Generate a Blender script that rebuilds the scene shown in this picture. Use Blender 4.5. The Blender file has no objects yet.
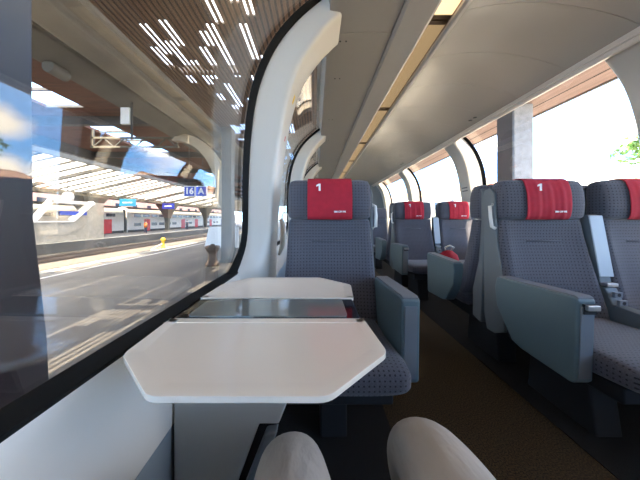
import bpy, bmesh, math, random
from mathutils import Vector, Matrix
random.seed(7)
PI = math.pi
sc = bpy.context.scene
C = sc.collection
H = 0.97            # eye height above the carriage floor

# ---------------------------------------------------------------- camera
cd = bpy.data.cameras.new('camera'); cam = bpy.data.objects.new('camera', cd); C.objects.link(cam)
cam.location = (0, 0, H); cam.rotation_euler = (PI/2, 0, 0)
cd.sensor_width = 36; cd.lens = 13.5
cd.shift_x = 5/640; cd.shift_y = -21/640
cd.clip_start = 0.02; cd.clip_end = 600
sc.camera = cam

# ---------------------------------------------------------------- world
w = bpy.data.worlds.new('sky'); sc.world = w; w.use_nodes = True
nt = w.node_tree; nt.nodes.clear(); N = nt.nodes.new; L = nt.links.new
out = N('ShaderNodeOutputWorld'); bg = N('ShaderNodeBackground')
tc = N('ShaderNodeTexCoord'); sep = N('ShaderNodeSeparateXYZ'); L(tc.outputs['Generated'], sep.inputs[0])
cr = N('ShaderNodeValToRGB'); L(sep.outputs['Z'], cr.inputs[0])
e = cr.color_ramp.elements
e[0].position = 0.0; e[0].color = (0.40, 0.64, 0.92, 1)
e[1].position = 0.7; e[1].color = (0.5, 0.5, 0.48, 1)
k = cr.color_ramp.elements.new(0.18); k.color = (0.13, 0.38, 0.90, 1)
mp = N('ShaderNodeMapping'); mp.inputs['Scale'].default_value = (1, 1, 2.2); mp.inputs['Location'].default_value = (0.35, 0.1, 0.0); L(tc.outputs['Generated'], mp.inputs[0])
no = N('ShaderNodeTexNoise'); no.inputs['Scale'].default_value = 2.6; no.inputs['Detail'].default_value = 7; no.inputs['Roughness'].default_value = 0.5
L(mp.outputs[0], no.inputs['Vector'])
cl = N('ShaderNodeValToRGB'); cl.color_ramp.elements[0].position = 0.54; cl.color_ramp.elements[1].position = 0.70
L(no.outputs['Fac'], cl.inputs[0])
mx = N('ShaderNodeMixRGB'); mx.inputs[2].default_value = (1.0, 0.95, 0.87, 1)
# two cumulus clouds low in the sky on the right
nv = N('ShaderNodeTexNoise'); nv.inputs['Scale'].default_value = 9; nv.inputs['Detail'].default_value = 6; L(tc.outputs['Generated'], nv.inputs['Vector'])
acc = cl.outputs[0]
for cx_, cy_, cz_, rad_ in ((0.785, 0.585, 0.215, 0.045), (0.74, 0.66, 0.10, 0.03), (0.80, 0.59, 0.10, 0.04), (0.60, 0.79, 0.24, 0.02)):
    sb = N('ShaderNodeVectorMath'); sb.operation = 'SUBTRACT'; sb.inputs[1].default_value = (cx_, cy_, cz_); L(tc.outputs['Generated'], sb.inputs[0])
    ml = N('ShaderNodeVectorMath'); ml.operation = 'MULTIPLY'; ml.inputs[1].default_value = (1, 1, 1.7); L(sb.outputs[0], ml.inputs[0])
    ln = N('ShaderNodeVectorMath'); ln.operation = 'LENGTH'; L(ml.outputs[0], ln.inputs[0])
    ad = N('ShaderNodeMath'); ad.operation = 'MULTIPLY_ADD'; ad.inputs[1].default_value = 0.14; L(nv.outputs['Fac'], ad.inputs[0]); L(ln.outputs['Value'], ad.inputs[2])
    rg = N('ShaderNodeMapRange'); rg.inputs['From Min'].default_value = rad_+0.07+0.03; rg.inputs['From Max'].default_value = rad_+0.07-0.02; L(ad.outputs[0], rg.inputs['Value'])
    mm = N('ShaderNodeMath'); mm.operation = 'MAXIMUM'; L(acc, mm.inputs[0]); L(rg.outputs[0], mm.inputs[1]); acc = mm.outputs[0]
L(acc, mx.inputs[0]); L(cr.outputs[0], mx.inputs[1]); L(mx.outputs[0], bg.inputs['Color'])
bg.inputs['Strength'].default_value = 6.0
L(bg.outputs[0], out.inputs[0])
# sun
sl = bpy.data.lights.new('sun', 'SUN'); so = bpy.data.objects.new('sun', sl); C.objects.link(so)
sl.energy = 16; sl.angle = 0.01; sl.color = (1.0, 0.88, 0.72)
so.rotation_euler = Vector((0, 0, -1)).rotation_difference(Vector((-0.03, 0.62, -1.0)).normalized()).to_euler()
# exposure
vs = sc.view_settings
vs.view_transform = 'Standard'; vs.look = 'None'; vs.gamma = 1; vs.use_curve_mapping = False
vs.exposure = 1.08
sc.cycles.use_denoising = True
sc.cycles.max_bounces = 12; sc.cycles.transparent_max_bounces = 24
sc.cycles.diffuse_bounces = 5; sc.cycles.glossy_bounces = 5

# ---------------------------------------------------------------- materials
def pm(name, col, rough=0.5, metal=0.0, emit=None, estr=0.0, bump=0.0, bscale=50, var=0.0, vscale=6, spec=0.5, coat=0.0, stretch=(1, 1, 1)):
    m = bpy.data.materials.new(name); m.use_nodes = True
    t = m.node_tree; p = t.nodes['Principled BSDF']
    p.inputs['Base Color'].default_value = (*col, 1); p.inputs['Roughness'].default_value = rough
    p.inputs['Metallic'].default_value = metal; p.inputs['Specular IOR Level'].default_value = spec
    p.inputs['Coat Weight'].default_value = coat; p.inputs['Coat Roughness'].default_value = 0.08
    if emit: p.inputs['Emission Color'].default_value = (*emit, 1); p.inputs['Emission Strength'].default_value = estr
    tcn = t.nodes.new('ShaderNodeTexCoord'); mpn = t.nodes.new('ShaderNodeMapping')
    mpn.inputs['Scale'].default_value = stretch; t.links.new(tcn.outputs['Object'], mpn.inputs[0])
    if var > 0:
        n = t.nodes.new('ShaderNodeTexNoise'); n.inputs['Scale'].default_value = vscale; n.inputs['Detail'].default_value = 5
        t.links.new(mpn.outputs[0], n.inputs['Vector'])
        r = t.nodes.new('ShaderNodeValToRGB')
        r.color_ramp.elements[0].position = 0.3; r.color_ramp.elements[1].position = 0.7
        r.color_ramp.elements[0].color = (*[c*(1-var) for c in col], 1)
        r.color_ramp.elements[1].color = (*[min(1, c*(1+var)) for c in col], 1)
        t.links.new(n.outputs['Fac'], r.inputs[0]); t.links.new(r.outputs[0], p.inputs['Base Color'])
    if bump > 0:
        n2 = t.nodes.new('ShaderNodeTexNoise'); n2.inputs['Scale'].default_value = bscale; n2.inputs['Detail'].default_value = 4
        t.links.new(mpn.outputs[0], n2.inputs['Vector'])
        b = t.nodes.new('ShaderNodeBump'); b.inputs['Strength'].default_value = bump; b.inputs['Distance'].default_value = 0.01
        t.links.new(n2.outputs['Fac'], b.inputs['Height']); t.links.new(b.outputs[0], p.inputs['Normal'])
    return m

def fabric(name, base, dot, pitch=0.0172, rad=0.19):
    m = bpy.data.materials.new(name); m.use_nodes = True
    t = m.node_tree; p = t.nodes['Principled BSDF']; n = t.nodes.new; l = t.links.new
    p.inputs['Roughness'].default_value = 0.9; p.inputs['Sheen Weight'].default_value = 0.25
    tcn = n('ShaderNodeTexCoord')
    sp = n('ShaderNodeSeparateXYZ'); l(tcn.outputs['Object'], sp.inputs[0])
    sn = n('ShaderNodeSeparateXYZ'); l(tcn.outputs['Normal'], sn.inputs[0])
    def math_(op, a, b=None):
        q = n('ShaderNodeMath'); q.operation = op
        for i, v in enumerate((a, b)):
            if v is None: continue
            if isinstance(v, (int, float)): q.inputs[i].default_value = v
            else: l(v, q.inputs[i])
        return q.outputs[0]
    def pick(nv, thr, a, b):        # |nv| > thr ? b : a
        f = math_('GREATER_THAN', math_('ABSOLUTE', nv), thr)
        return math_('ADD', math_('MULTIPLY', a, math_('SUBTRACT', 1.0, f)), math_('MULTIPLY', b, f))
    u = pick(sn.outputs['X'], 0.75, sp.outputs['X'], sp.outputs['Y'])
    v = pick(sn.outputs['Z'], 0.72, sp.outputs['Z'], sp.outputs['Y'])
    us = math_('DIVIDE', u, pitch); vs_ = math_('DIVIDE', v, pitch)
    fu = math_('SUBTRACT', math_('FRACT', us), 0.5); fv = math_('SUBTRACT', math_('FRACT', vs_), 0.5)
    d = math_('SQRT', math_('ADD', math_('MULTIPLY', fu, fu), math_('MULTIPLY', fv, fv)))
    isd = math_('LESS_THAN', d, rad)
    nz = n('ShaderNodeTexNoise'); nz.inputs['Scale'].default_value = 260; l(tcn.outputs['Object'], nz.inputs['Vector'])
    r = n('ShaderNodeValToRGB'); r.color_ramp.elements[0].position = 0.3; r.color_ramp.elements[1].position = 0.7
    r.color_ramp.elements[0].color = (*[c*0.8 for c in base], 1); r.color_ramp.elements[1].color = (*[c*1.2 for c in base], 1)
    l(nz.outputs['Fac'], r.inputs[0])
    mixn = n('ShaderNodeMixRGB'); l(isd, mixn.inputs[0]); l(r.outputs[0], mixn.inputs[1]); mixn.inputs[2].default_value = (*dot, 1)
    l(mixn.outputs[0], p.inputs['Base Color'])
    b = n('ShaderNodeBump'); b.inputs['Strength'].default_value = 0.3; b.inputs['Distance'].default_value = 0.003
    l(nz.outputs['Fac'], b.inputs['Height']); l(b.outputs[0], p.inputs['Normal'])
    return m

def glassmat(name, tint, ior=1.5, boost=1.0, rough=0.0):
    m = bpy.data.materials.new(name); m.use_nodes = True
    t = m.node_tree; t.nodes.clear(); n = t.nodes.new; l = t.links.new
    o = n('ShaderNodeOutputMaterial'); tr = n('ShaderNodeBsdfTransparent'); tr.inputs[0].default_value = (*tint, 1)
    g = n('ShaderNodeBsdfGlossy'); g.inputs['Roughness'].default_value = rough; g.inputs['Color'].default_value = (1, 1, 1, 1)
    ge = n('ShaderNodeNewGeometry'); dt = n('ShaderNodeVectorMath'); dt.operation = 'DOT_PRODUCT'
    l(ge.outputs['Normal'], dt.inputs[0]); l(ge.outputs['Incoming'], dt.inputs[1])
    def mth(op, x, y=None):
        k_ = n('ShaderNodeMath'); k_.operation = op
        for i_, v_ in enumerate((x, y)):
            if v_ is None: continue
            if isinstance(v_, (int, float)): k_.inputs[i_].default_value = v_
            else: l(v_, k_.inputs[i_])
        return k_
    om = mth('SUBTRACT', 1.0, mth('ABSOLUTE', dt.outputs['Value']).outputs[0])
    f0 = ((ior-1)/(ior+1))**2
    fr = mth('ADD', mth('MULTIPLY', mth('POWER', om.outputs[0], 5.0).outputs[0], 1-f0).outputs[0], f0)
    q = mth('MULTIPLY', fr.outputs[0], boost); q.use_clamp = True
    mxs = n('ShaderNodeMixShader'); l(q.outputs[0], mxs.inputs[0]); l(tr.outputs[0], mxs.inputs[1]); l(g.outputs[0], mxs.inputs[2])
    l(mxs.outputs[0], o.inputs[0]); return m

M = {}
M['cream'] = pm('cream_plastic', (0.95, 0.85, 0.72), 0.14, bump=0.02, bscale=30, coat=0.3)
M['wall'] = pm('wall_plastic', (0.88, 0.83, 0.75), 0.25, coat=0.2)
M['lowwall'] = pm('lower_wall_laminate', (0.28, 0.33, 0.37), 0.5, bump=0.05, bscale=300)
M['rib'] = pm('rib_plastic', (0.60, 0.57, 0.51), 0.33)
M['ceil'] = pm('ceiling_panel', (0.42, 0.40, 0.36), 0.26, bump=0.01, bscale=8)
M['ceil_light'] = pm('ceiling_trim', (0.58, 0.555, 0.51), 0.35)
M['gasket'] = pm('rubber_gasket', (0.006, 0.006, 0.006), 0.6, spec=0.15)
M['black'] = pm('black_plastic', (0.015, 0.015, 0.017), 0.4)
M['strip'] = pm('black_glass', (0.008, 0.007, 0.007), 0.06, coat=0.5)
M['plate'] = pm('smoked_glass', (0.27, 0.30, 0.28), 0.04, metal=0.3, coat=0.8)
M['pedestal'] = pm('pedestal_grey', (0.6, 0.61, 0.58), 0.5)
M['armgrey'] = pm('armrest_shell', (0.118, 0.175, 0.195), 0.42, bump=0.05, bscale=200)
M['armtop'] = pm('armrest_pad', (0.18, 0.20, 0.225), 0.6, bump=0.05, bscale=200)
M['shell'] = pm('seat_shell', (0.13, 0.15, 0.16), 0.5)
M['midarm'] = pm('folded_armrest_face', (0.42, 0.48, 0.53), 0.45)
M['dark'] = pm('seat_base_dark', (0.014, 0.015, 0.018), 0.7)
M['metal'] = pm('brushed_metal', (0.6, 0.6, 0.6), 0.3, metal=0.9)
M['white_grip'] = pm('white_grip', (0.75, 0.74, 0.7), 0.35)
M['fabric'] = fabric('seat_fabric', (0.088, 0.087, 0.106), (0.016, 0.016, 0.022))
M['red'] = pm('red_cloth', (0.42, 0.012, 0.03), 0.85, var=0.1, vscale=30, bump=0.1, bscale=400)
M['white'] = pm('white_print', (0.85, 0.85, 0.85), 0.6)
M['trouser'] = pm('trouser_cloth', (0.50, 0.45, 0.39), 0.9, bump=1.0, bscale=7, stretch=(2.2, 0.8, 2.2), var=0.06, vscale=12)
[setattr(n_.inputs['Distance'], 'default_value', 0.014) for n_ in M['trouser'].node_tree.nodes if n_.type == 'BUMP']
M['shoe'] = pm('shoe_leather', (0.04, 0.03, 0.025), 0.5)
M['glass'] = glassmat('window_glass', (0.95, 0.925, 0.88), 1.52, 1.15)
M['asphalt'] = pm('platform_asphalt', (0.105, 0.10, 0.092), 0.55, var=0.22, vscale=0.9, bump=0.1, bscale=40, stretch=(1, 0.4, 1))
M['kerb'] = pm('platform_kerb', (0.55, 0.53, 0.48), 0.8)
M['ballast'] = pm('track_ballast', (0.10, 0.09, 0.08), 0.95, var=0.4, vscale=5, bump=0.4, bscale=20)
M['rail'] = pm('rail_steel', (0.25, 0.2, 0.17), 0.35, metal=0.7)
M['steel'] = pm('painted_steel', (0.075, 0.075, 0.07), 0.6, var=0.15, vscale=2)
M['steel_dark'] = pm('dark_steel', (0.04, 0.04, 0.04), 0.6, var=0.15, vscale=2)
M['column'] = pm('slate_column_paint', (0.035, 0.042, 0.05), 0.7)
M['slat'] = pm('wood_slat', (0.12, 0.07, 0.04), 0.6, var=0.3, vscale=3, stretch=(8, 0.5, 8))
M['deck'] = pm('roof_deck', (0.03, 0.024, 0.02), 0.8, var=0.2, vscale=2)
M['boards'] = pm('red_roof_boards', (0.11, 0.045, 0.03), 0.8, var=0.35, vscale=2, stretch=(0.4, 5, 1))
M['girder'] = pm('girder_plaster', (0.115, 0.107, 0.088), 0.7, var=0.15, vscale=1.5)
M['concrete'] = pm('concrete', (0.33, 0.31, 0.27), 0.85, var=0.12, vscale=3, bump=0.1, bscale=15)
M['salmon'] = pm('salmon_facade', (0.62, 0.38, 0.28), 0.8, var=0.1, vscale=1)
M['creamwall'] = pm('cream_facade', (0.75, 0.68, 0.56), 0.85, var=0.06, vscale=0.6)
M['tile'] = pm('roof_tile', (0.5, 0.3, 0.2), 0.8, var=0.2, vscale=4)
M['pane_dark'] = pm('dark_pane', (0.05, 0.06, 0.08), 0.15)
M['train'] = pm('train_white', (0.62, 0.62, 0.60), 0.35)
M['trainred'] = pm('train_red', (0.6, 0.02, 0.03), 0.4)
M['trainblue'] = pm('train_blue', (0.03, 0.06, 0.3), 0.4)
M['skirt'] = pm('train_skirt', (0.05, 0.055, 0.06), 0.6)
M['blue'] = pm('sign_blue', (0.015, 0.05, 0.42), 0.4)
M['cyan'] = pm('sign_cyan', (0.03, 0.30, 0.55), 0.4)
M['clock'] = pm('clock_white', (0.8, 0.8, 0.78), 0.4)
M['rust'] = pm('rusty_iron', (0.10, 0.068, 0.048), 0.75, var=0.3, vscale=12)
M['yellow'] = pm('yellow_paint', (0.75, 0.48, 0.02), 0.5)
M['skin'] = pm('skin', (0.55, 0.33, 0.24), 0.6)
M['orange'] = pm('orange_cloth', (0.75, 0.2, 0.04), 0.8)
M['jeans'] = pm('dark_cloth', (0.04, 0.05, 0.09), 0.9)
M['hair'] = pm('hair', (0.04, 0.025, 0.015), 0.8)
M['pinkboard'] = pm('canopy_boards', (0.27, 0.185, 0.165), 0.75, var=0.18, vscale=2, stretch=(6, 0.4, 1))
M['bark'] = pm('bark', (0.12, 0.08, 0.05), 0.9, bump=0.4, bscale=12)
M['leaf'] = pm('leaf', (0.13, 0.26, 0.05), 0.6, var=0.35, vscale=2)
M['grass'] = pm('gravel_yard', (0.35, 0.33, 0.29), 0.9, var=0.15, vscale=1)
M['printgrey'] = pm('grey_print', (0.16, 0.16, 0.17), 0.6)
# carpet
def carpet():
    m = pm('carpet_loop', (0.085, 0.058, 0.027), 0.95, bump=0.3, bscale=350)
    t = m.node_tree; p = t.nodes['Principled BSDF']; n = t.nodes.new
    tcn = n('ShaderNodeTexCoord'); a = n('ShaderNodeTexNoise'); a.inputs['Scale'].default_value = 170; a.inputs['Detail'].default_value = 2
    t.links.new(tcn.outputs['Object'], a.inputs['Vector'])
    r = n('ShaderNodeValToRGB'); r.color_ramp.elements[0].position = 0.36; r.color_ramp.elements[1].position = 0.64
    r.color_ramp.elements[0].color = (0.012, 0.0075, 0.003, 1); r.color_ramp.elements[1].color = (0.095, 0.06, 0.025, 1)
    t.links.new(a.outputs['Fac'], r.inputs[0]); t.links.new(r.outputs[0], p.inputs['Base Color']); return m
M['carpet'] = carpet()
# ribbed amber lamp cover
def diffuser():
    m = pm('amber_louvre', (0.42, 0.30, 0.16), 0.3, emit=(1.0, 0.62, 0.22), estr=0.2)
    t = m.node_tree; p = t.nodes['Principled BSDF']; n = t.nodes.new
    tcn = n('ShaderNodeTexCoord'); wv = n('ShaderNodeTexWave'); wv.bands_direction = 'X'; wv.inputs['Scale'].default_value = 30
    t.links.new(tcn.outputs['Object'], wv.inputs['Vector'])
    r = n('ShaderNodeValToRGB'); r.color_ramp.elements[0].color = (0.30, 0.17, 0.06, 1); r.color_ramp.elements[1].color = (1.0, 0.78, 0.46, 1)
    t.links.new(wv.outputs['Fac'], r.inputs[0]); t.links.new(r.outputs[0], p.inputs['Emission Color']); return m
M['diff'] = diffuser()
M['diff_bright'] = diffuser(); M['diff_bright'].node_tree.nodes['Principled BSDF'].inputs['Emission Strength'].default_value = 1.0
def milk():
    m = bpy.data.materials.new('milky_roof_glazing'); m.use_nodes = True
    t = m.node_tree; t.nodes.clear(); n = t.nodes.new
    o = n('ShaderNodeOutputMaterial'); a = n('ShaderNodeBsdfTranslucent'); a.inputs[0].default_value = (0.8, 0.78, 0.74, 1)
    b = n('ShaderNodeBsdfTransparent'); b.inputs[0].default_value = (0.9, 0.9, 0.9, 1)
    s = n('ShaderNodeMixShader'); s.inputs[0].default_value = 0.3
    t.links.new(a.outputs[0], s.inputs[1]); t.links.new(b.outputs[0], s.inputs[2]); t.links.new(s.outputs[0], o.inputs[0]); return m
M['milk'] = milk()

# ---------------------------------------------------------------- helpers
class MB:
    def __init__(s): s.v = []; s.f = []
    def add(s, vs, fs):
        o = len(s.v); s.v += [tuple(x) for x in vs]; s.f += [tuple(i+o for i in f) for f in fs]; return s
    def box(s, x0, x1, y0, y1, z0, z1):
        vs = [(x, y, z) for x in (x0, x1) for y in (y0, y1) for z in (z0, z1)]
        return s.add(vs, [(0, 1, 3, 2), (4, 6, 7, 5), (0, 4, 5, 1), (2, 3, 7, 6), (0, 2, 6, 4), (1, 5, 7, 3)])
    def prism(s, poly, axis, a, b):
        def P(p, t):
            if axis == 'x': return (t, p[0], p[1])
            if axis == 'y': return (p[0], t, p[1])
            return (p[0], p[1], t)
        n = len(poly); vs = [P(p, a) for p in poly] + [P(p, b) for p in poly]
        fs = [tuple(range(n)), tuple(range(2*n-1, n-1, -1))] + [(i, (i+1) % n, n+(i+1) % n, n+i) for i in range(n)]
        return s.add(vs, fs)
    def bar(s, p, q, wx, wz=None, up=(0, 0, 1)):
        p = Vector(p); q = Vector(q); d = (q-p).normalized(); wz = wz or wx
        u = Vector(up)
        if abs(d.dot(u)) > 0.98: u = Vector((1, 0, 0))
        a = d.cross(u).normalized(); b = a.cross(d).normalized()
        vs = [e_ + a*i*wx/2 + b*j*wz/2 for e_ in (p, q) for i, j in ((-1, -1), (1, -1), (1, 1), (-1, 1))]
        return s.add(vs, [(0, 1, 2, 3), (7, 6, 5, 4), (0, 4, 5, 1), (1, 5, 6, 2), (2, 6, 7, 3), (3, 7, 4, 0)])
    def tube(s, pts, r, n=12):
        pts = [Vector(p) for p in pts]; rs = r if isinstance(r, (list, tuple)) else [r]*len(pts)
        rings = []
        for i, p in enumerate(pts):
            d = (pts[min(i+1, len(pts)-1)] - pts[max(i-1, 0)]).normalized()
            u = Vector((0, 0, 1)) if abs(d.z) < 0.9 else Vector((1, 0, 0))
            a = d.cross(u).normalized(); b = d.cross(a).normalized()
            rings.append([p + rs[i]*(math.cos(2*PI*j/n)*a + math.sin(2*PI*j/n)*b) for j in range(n)])
        return s.rings(rings)
    def rings(s, rings, cap=True):
        n = len(rings[0]); vs = [p for r in rings for p in r]; fs = []
        for i in range(len(rings)-1):
            for j in range(n): fs.append((i*n+j, i*n+(j+1) % n, (i+1)*n+(j+1) % n, (i+1)*n+j))
        if cap: fs += [tuple(range(n-1, -1, -1)), tuple(range((len(rings)-1)*n, len(rings)*n))]
        return s.add(vs, fs)
    def lathe(s, prof, c=(0, 0, 0), n=24):
        return s.rings([[(c[0]+r*math.cos(2*PI*j/n), c[1]+r*math.sin(2*PI*j/n), c[2]+z) for j in range(n)] for r, z in prof])
    def sheet(s, grid):
        m, n = len(grid), len(grid[0]); fs = []
        for i in range(m-1):
            for j in range(n-1): fs.append((i*n+j, i*n+j+1, (i+1)*n+j+1, (i+1)*n+j))
        return s.add([p for r in grid for p in r], fs)
    def obj(s, name, mat, parent=None, smooth=False, bevel=0, seg=3, solid=0, subsurf=0, loc=None, fix=True):
        me = bpy.data.meshes.new(name); me.from_pydata([tuple(v) for v in s.v], [], s.f)
        if fix:
            bm = bmesh.new(); bm.from_mesh(me); bmesh.ops.recalc_face_normals(bm, faces=bm.faces); bm.to_mesh(me); bm.free()
        me.materials.append(M[mat] if isinstance(mat, str) else mat)
        o = bpy.data.objects.new(name, me); C.objects.link(o)
        if parent: o.parent = parent
        if loc: o.location = loc
        if smooth:
            for p in me.polygons: p.use_smooth = True
        if solid:
            q = o.modifiers.new('thickness', 'SOLIDIFY'); q.thickness = solid; q.offset = 0
        if bevel:
            q = o.modifiers.new('bevel', 'BEVEL'); q.width = bevel; q.segments = seg; q.limit_method = 'ANGLE'; q.angle_limit = math.radians(35)
            q.harden_normals = True
            for p in me.polygons: p.use_smooth = True
        if subsurf:
            q = o.modifiers.new('sub', 'SUBSURF'); q.levels = subsurf; q.render_levels = subsurf
        return o

def tag(o, label, cat, group=None):
    o['label'] = label; o['category'] = cat
    if group: o['group'] = group
    return o
def thing(name, label, cat, loc=(0, 0, 0), rz=0, group=None):
    o = bpy.data.objects.new(name, None); C.objects.link(o); o.empty_display_size = 0.1
    o.location = loc; o.rotation_euler = (0, 0, rz); return tag(o, label, cat, group)
def struct(o): o['kind'] = 'structure'; return o
def copy_tree(o, parent=None, top=True):
    c = o.copy(); C.objects.link(c); c.parent = parent
    for ch in list(o.children): copy_tree(ch, c, False)
    return c
def text(name, body, size, mat, parent, loc, rot, ext=0.0005, align='CENTER', bold=0.0):
    cu = bpy.data.curves.new(name, 'FONT'); cu.body = body; cu.size = size; cu.extrude = ext; cu.align_x = align; cu.align_y = 'CENTER'
    cu.offset = bold; cu.resolution_u = 3
    t = bpy.data.objects.new(name, cu); C.objects.link(t)
    bpy.context.view_layer.update()
    me = bpy.data.meshes.new_from_object(t.evaluated_get(bpy.context.evaluated_depsgraph_get()))
    bpy.data.objects.remove(t)
    me.materials.clear(); me.materials.append(M[mat])
    o = bpy.data.objects.new(name, me); C.objects.link(o); o.parent = parent; o.location = loc; o.rotation_euler = rot
    return o

# ================================================================ CARRIAGE
XC = 1.02
YB, YE = -2.75, 8.0
def mir(p): return (2*XC - p[0], p[1])
def w2(p): return (p[0], p[1] + H)
def sm(pts, k=6):       # Catmull-Rom through 2D points
    r = []
    P = [pts[0]] + list(pts) + [pts[-1]]
    for i in range(1, len(P)-2):
        for j in range(k):
            t = j/k; a, b, c, d = P[i-1], P[i], P[i+1], P[i+2]
            r.append(tuple(0.5*((2*b[q]) + (-a[q]+c[q])*t + (2*a[q]-5*b[q]+4*c[q]-d[q])*t*t + (-a[q]+3*b[q]-3*c[q]+d[q])*t**3) for q in (0, 1)))
    r.append(tuple(pts[-1])); return r
struct(MB().box(-0.5, 2.54, YB, YE, -0.06, 0).obj('floor', 'carpet'))
M['floor_dark'] = pm('dark_floor_strip', (0.010, 0.0095, 0.010), 0.95, bump=0.4, bscale=300)
struct(MB().box(1.13, 2.42, YB, YE, 0, 0.003).obj('floor_strip', 'floor_dark'))  # thin near-black strips over the floor beneath both seat rows
struct(MB().box(-0.38, 0.35, YB, YE, 0, 0.003).obj('floor_strip', 'floor_dark'))
# lower walls
WP = [(-0.392, -0.272), (-0.374, -0.318), (-0.372, -0.36), (-0.377, -0.55), (-0.44, -0.55), (-0.46, -0.3), (-0.43, -0.272)]
LP = [(-0.379, -0.5505), (-0.385, -H), (-0.46, -H), (-0.45, -0.5505)]
for side, fn in (('left', lambda p: p), ('right', mir)):
    struct(MB().prism([w2(fn(p)) for p in WP], 'y', YB, YE).obj('wall_'+side, 'wall', bevel=0.006))
    struct(MB().prism([w2(fn(p)) for p in LP], 'y', YB, YE).obj('baseboard_'+side, 'lowwall', bevel=0.003))
    g = [(-0.425, -0.255), (-0.386, -0.268), (-0.392, -0.284), (-0.43, -0.284)]
    struct(MB().prism([w2(fn(p)) for p in g], 'y', YB, YE).obj('trim_1' if side == 'left' else 'trim_2', 'gasket', bevel=0.002))
    # outer body skin below the windows
    struct(MB().prism([w2(fn(p)) for p in [(-0.462, -0.30), (-0.50, -0.5), (-0.50, -1.6), (-0.48, -1.6), (-0.48, -0.5), (-0.45, -0.32)]], 'y', YB, YE).obj('wall_outer_'+side, 'trainred'))

# ribs between the windows
OUT = sm([(-0.405, -0.62), (-0.408, -0.27), (-0.40, -0.12), (-0.398, 0.2), (-0.383, 0.5), (-0.345, 0.735), (-0.26, 0.95), (-0.135, 1.12), (0.03, 1.262), (0.12, 1.31)])
INN = sm([(-0.27, -0.62), (-0.262, -0.27), (-0.256, -0.12), (-0.238, 0.15), (-0.205, 0.42), (-0.158, 0.68), (-0.085, 0.895), (0.015, 1.05), (0.11, 1.155), (0.165, 1.205)])
GAS = [(o_[0]*0.92+i_[0]*0.08, o_[1]*0.92+i_[1]*0.08) for o_, i_ in zip(OUT, INN)]
def flare(z, d): return 1 + (1.2 if z < -0.27 else max(0.0, 1.2*((0.02-z)/0.29)**3 if z < 0.02 else 0))*(1-d)
def rib(y, fn, idx):
    sec = [(-0.155, 0.02), (-0.155, 0.28), (-0.150, 0.34), (-0.146, 0.62), (-0.140, 0.84), (-0.134, 0.93), (-0.124, 0.98), (-0.108, 1.0), (0.108, 1.0), (0.124, 0.98), (0.134, 0.93), (0.14, 0.84), (0.146, 0.62), (0.15, 0.34), (0.155, 0.28), (0.155, 0.02)]
    rings = []
    for o_, i_ in zip(OUT, INN):
        r = []
        for dy, d in sec:
            p = w2(fn((o_[0]*(1-d)+i_[0]*d, o_[1]*(1-d)+i_[1]*d))); r.append((p[0], y+dy*flare(o_[1], d), p[1]))
        rings.append(r)
    r_ = struct(MB().rings(rings).obj('trim_%d' % idx, 'rib', smooth=True))
    m_ = r_.modifiers.new('e', 'EDGE_SPLIT'); m_.split_angle = math.radians(40)
    # rubber gaskets either side
    for s_ in (-1, 1):
        rg = []
        for o_, i_ in zip(OUT, INN):
            r = []
            for dy, d in ((0.155, -0.04), (0.155, 0.12), (0.168, 0.12), (0.19, 0.0), (0.19, -0.04)):
                p = w2(fn((o_[0]*(1-d)+i_[0]*d, o_[1]*(1-d)+i_[1]*d))); r.append((p[0], y+s_*dy*flare(o_[1], d), p[1]))
            rg.append(r)
        gk = MB().rings(rg).obj('gasket', 'gasket', smooth=True); gk.parent = r_
        m_ = gk.modifiers.new('e', 'EDGE_SPLIT'); m_.split_angle = math.radians(40)
RY = [-0.54, 1.525, 3.59, 5.655, 7.72]
idx = 3
for y in RY:
    for fn in (lambda p: p, mir):
        rib(y, fn, idx); idx += 1
# rear rib at the back end of the modelled car
for fn in (lambda p: p, mir): rib(-2.6, fn, idx); idx += 1

# window panes (curved, real thickness)
GL = sm([(-0.418, -0.262), (-0.412, 0.2), (-0.396, 0.5), (-0.358, 0.74), (-0.273, 0.96), (-0.148, 1.13), (0.02, 1.275), (0.10, 1.315)], 8)
wi = 1
ys = [-2.6] + RY
for side, fn in (('left', lambda p: p), ('right', mir)):
    for a, b in zip(ys[:-1], ys[1:]):
        grid = [[(w2(fn(p))[0], y, w2(fn(p))[1]) for p in GL] for y in (a+0.16, b-0.16)]
        o = struct(MB().sheet(grid).obj('window_%d' % wi, 'glass', smooth=True, solid=0.008)); wi += 1
        q = o.modifiers.new('rim', 'EDGE_SPLIT'); q.split_angle = math.radians(40)

# end walls with a gangway door
def end_wall(name, y, dy):
    prof = [(-0.45, -H), (-0.45, 0.4), (-0.36, 0.8), (-0.15, 1.15), (0.1, 1.33), (0.6, 1.36), (1.4, 1.36), (1.94, 1.33), (2.19, 1.15), (2.40, 0.8), (2.49, 0.4), (2.49, -H)]
    return struct(MB().prism([w2(p) for p in prof], 'y', y, y+dy).obj(name, 'ceil'))
end_wall('wall_front', YE, 0.06).data.materials[0] = M['shell']; end_wall('wall_back', YB-0.06, 0.06)
d1 = struct(MB().box(0.62, 1.42, YE-0.05, YE-0.005, 0.0, 1.95).obj('door_1', 'shell', bevel=0.01))
MB().box(0.78, 1.26, YE-0.06, YE-0.05, 0.9, 1.8).obj('door_pane', 'pane_dark', d1)
MB().box(0.68, 0.71, YE-0.09, YE-0.05, 0.85, 1.15).obj('door_handle', 'metal', d1, bevel=0.005)

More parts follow.
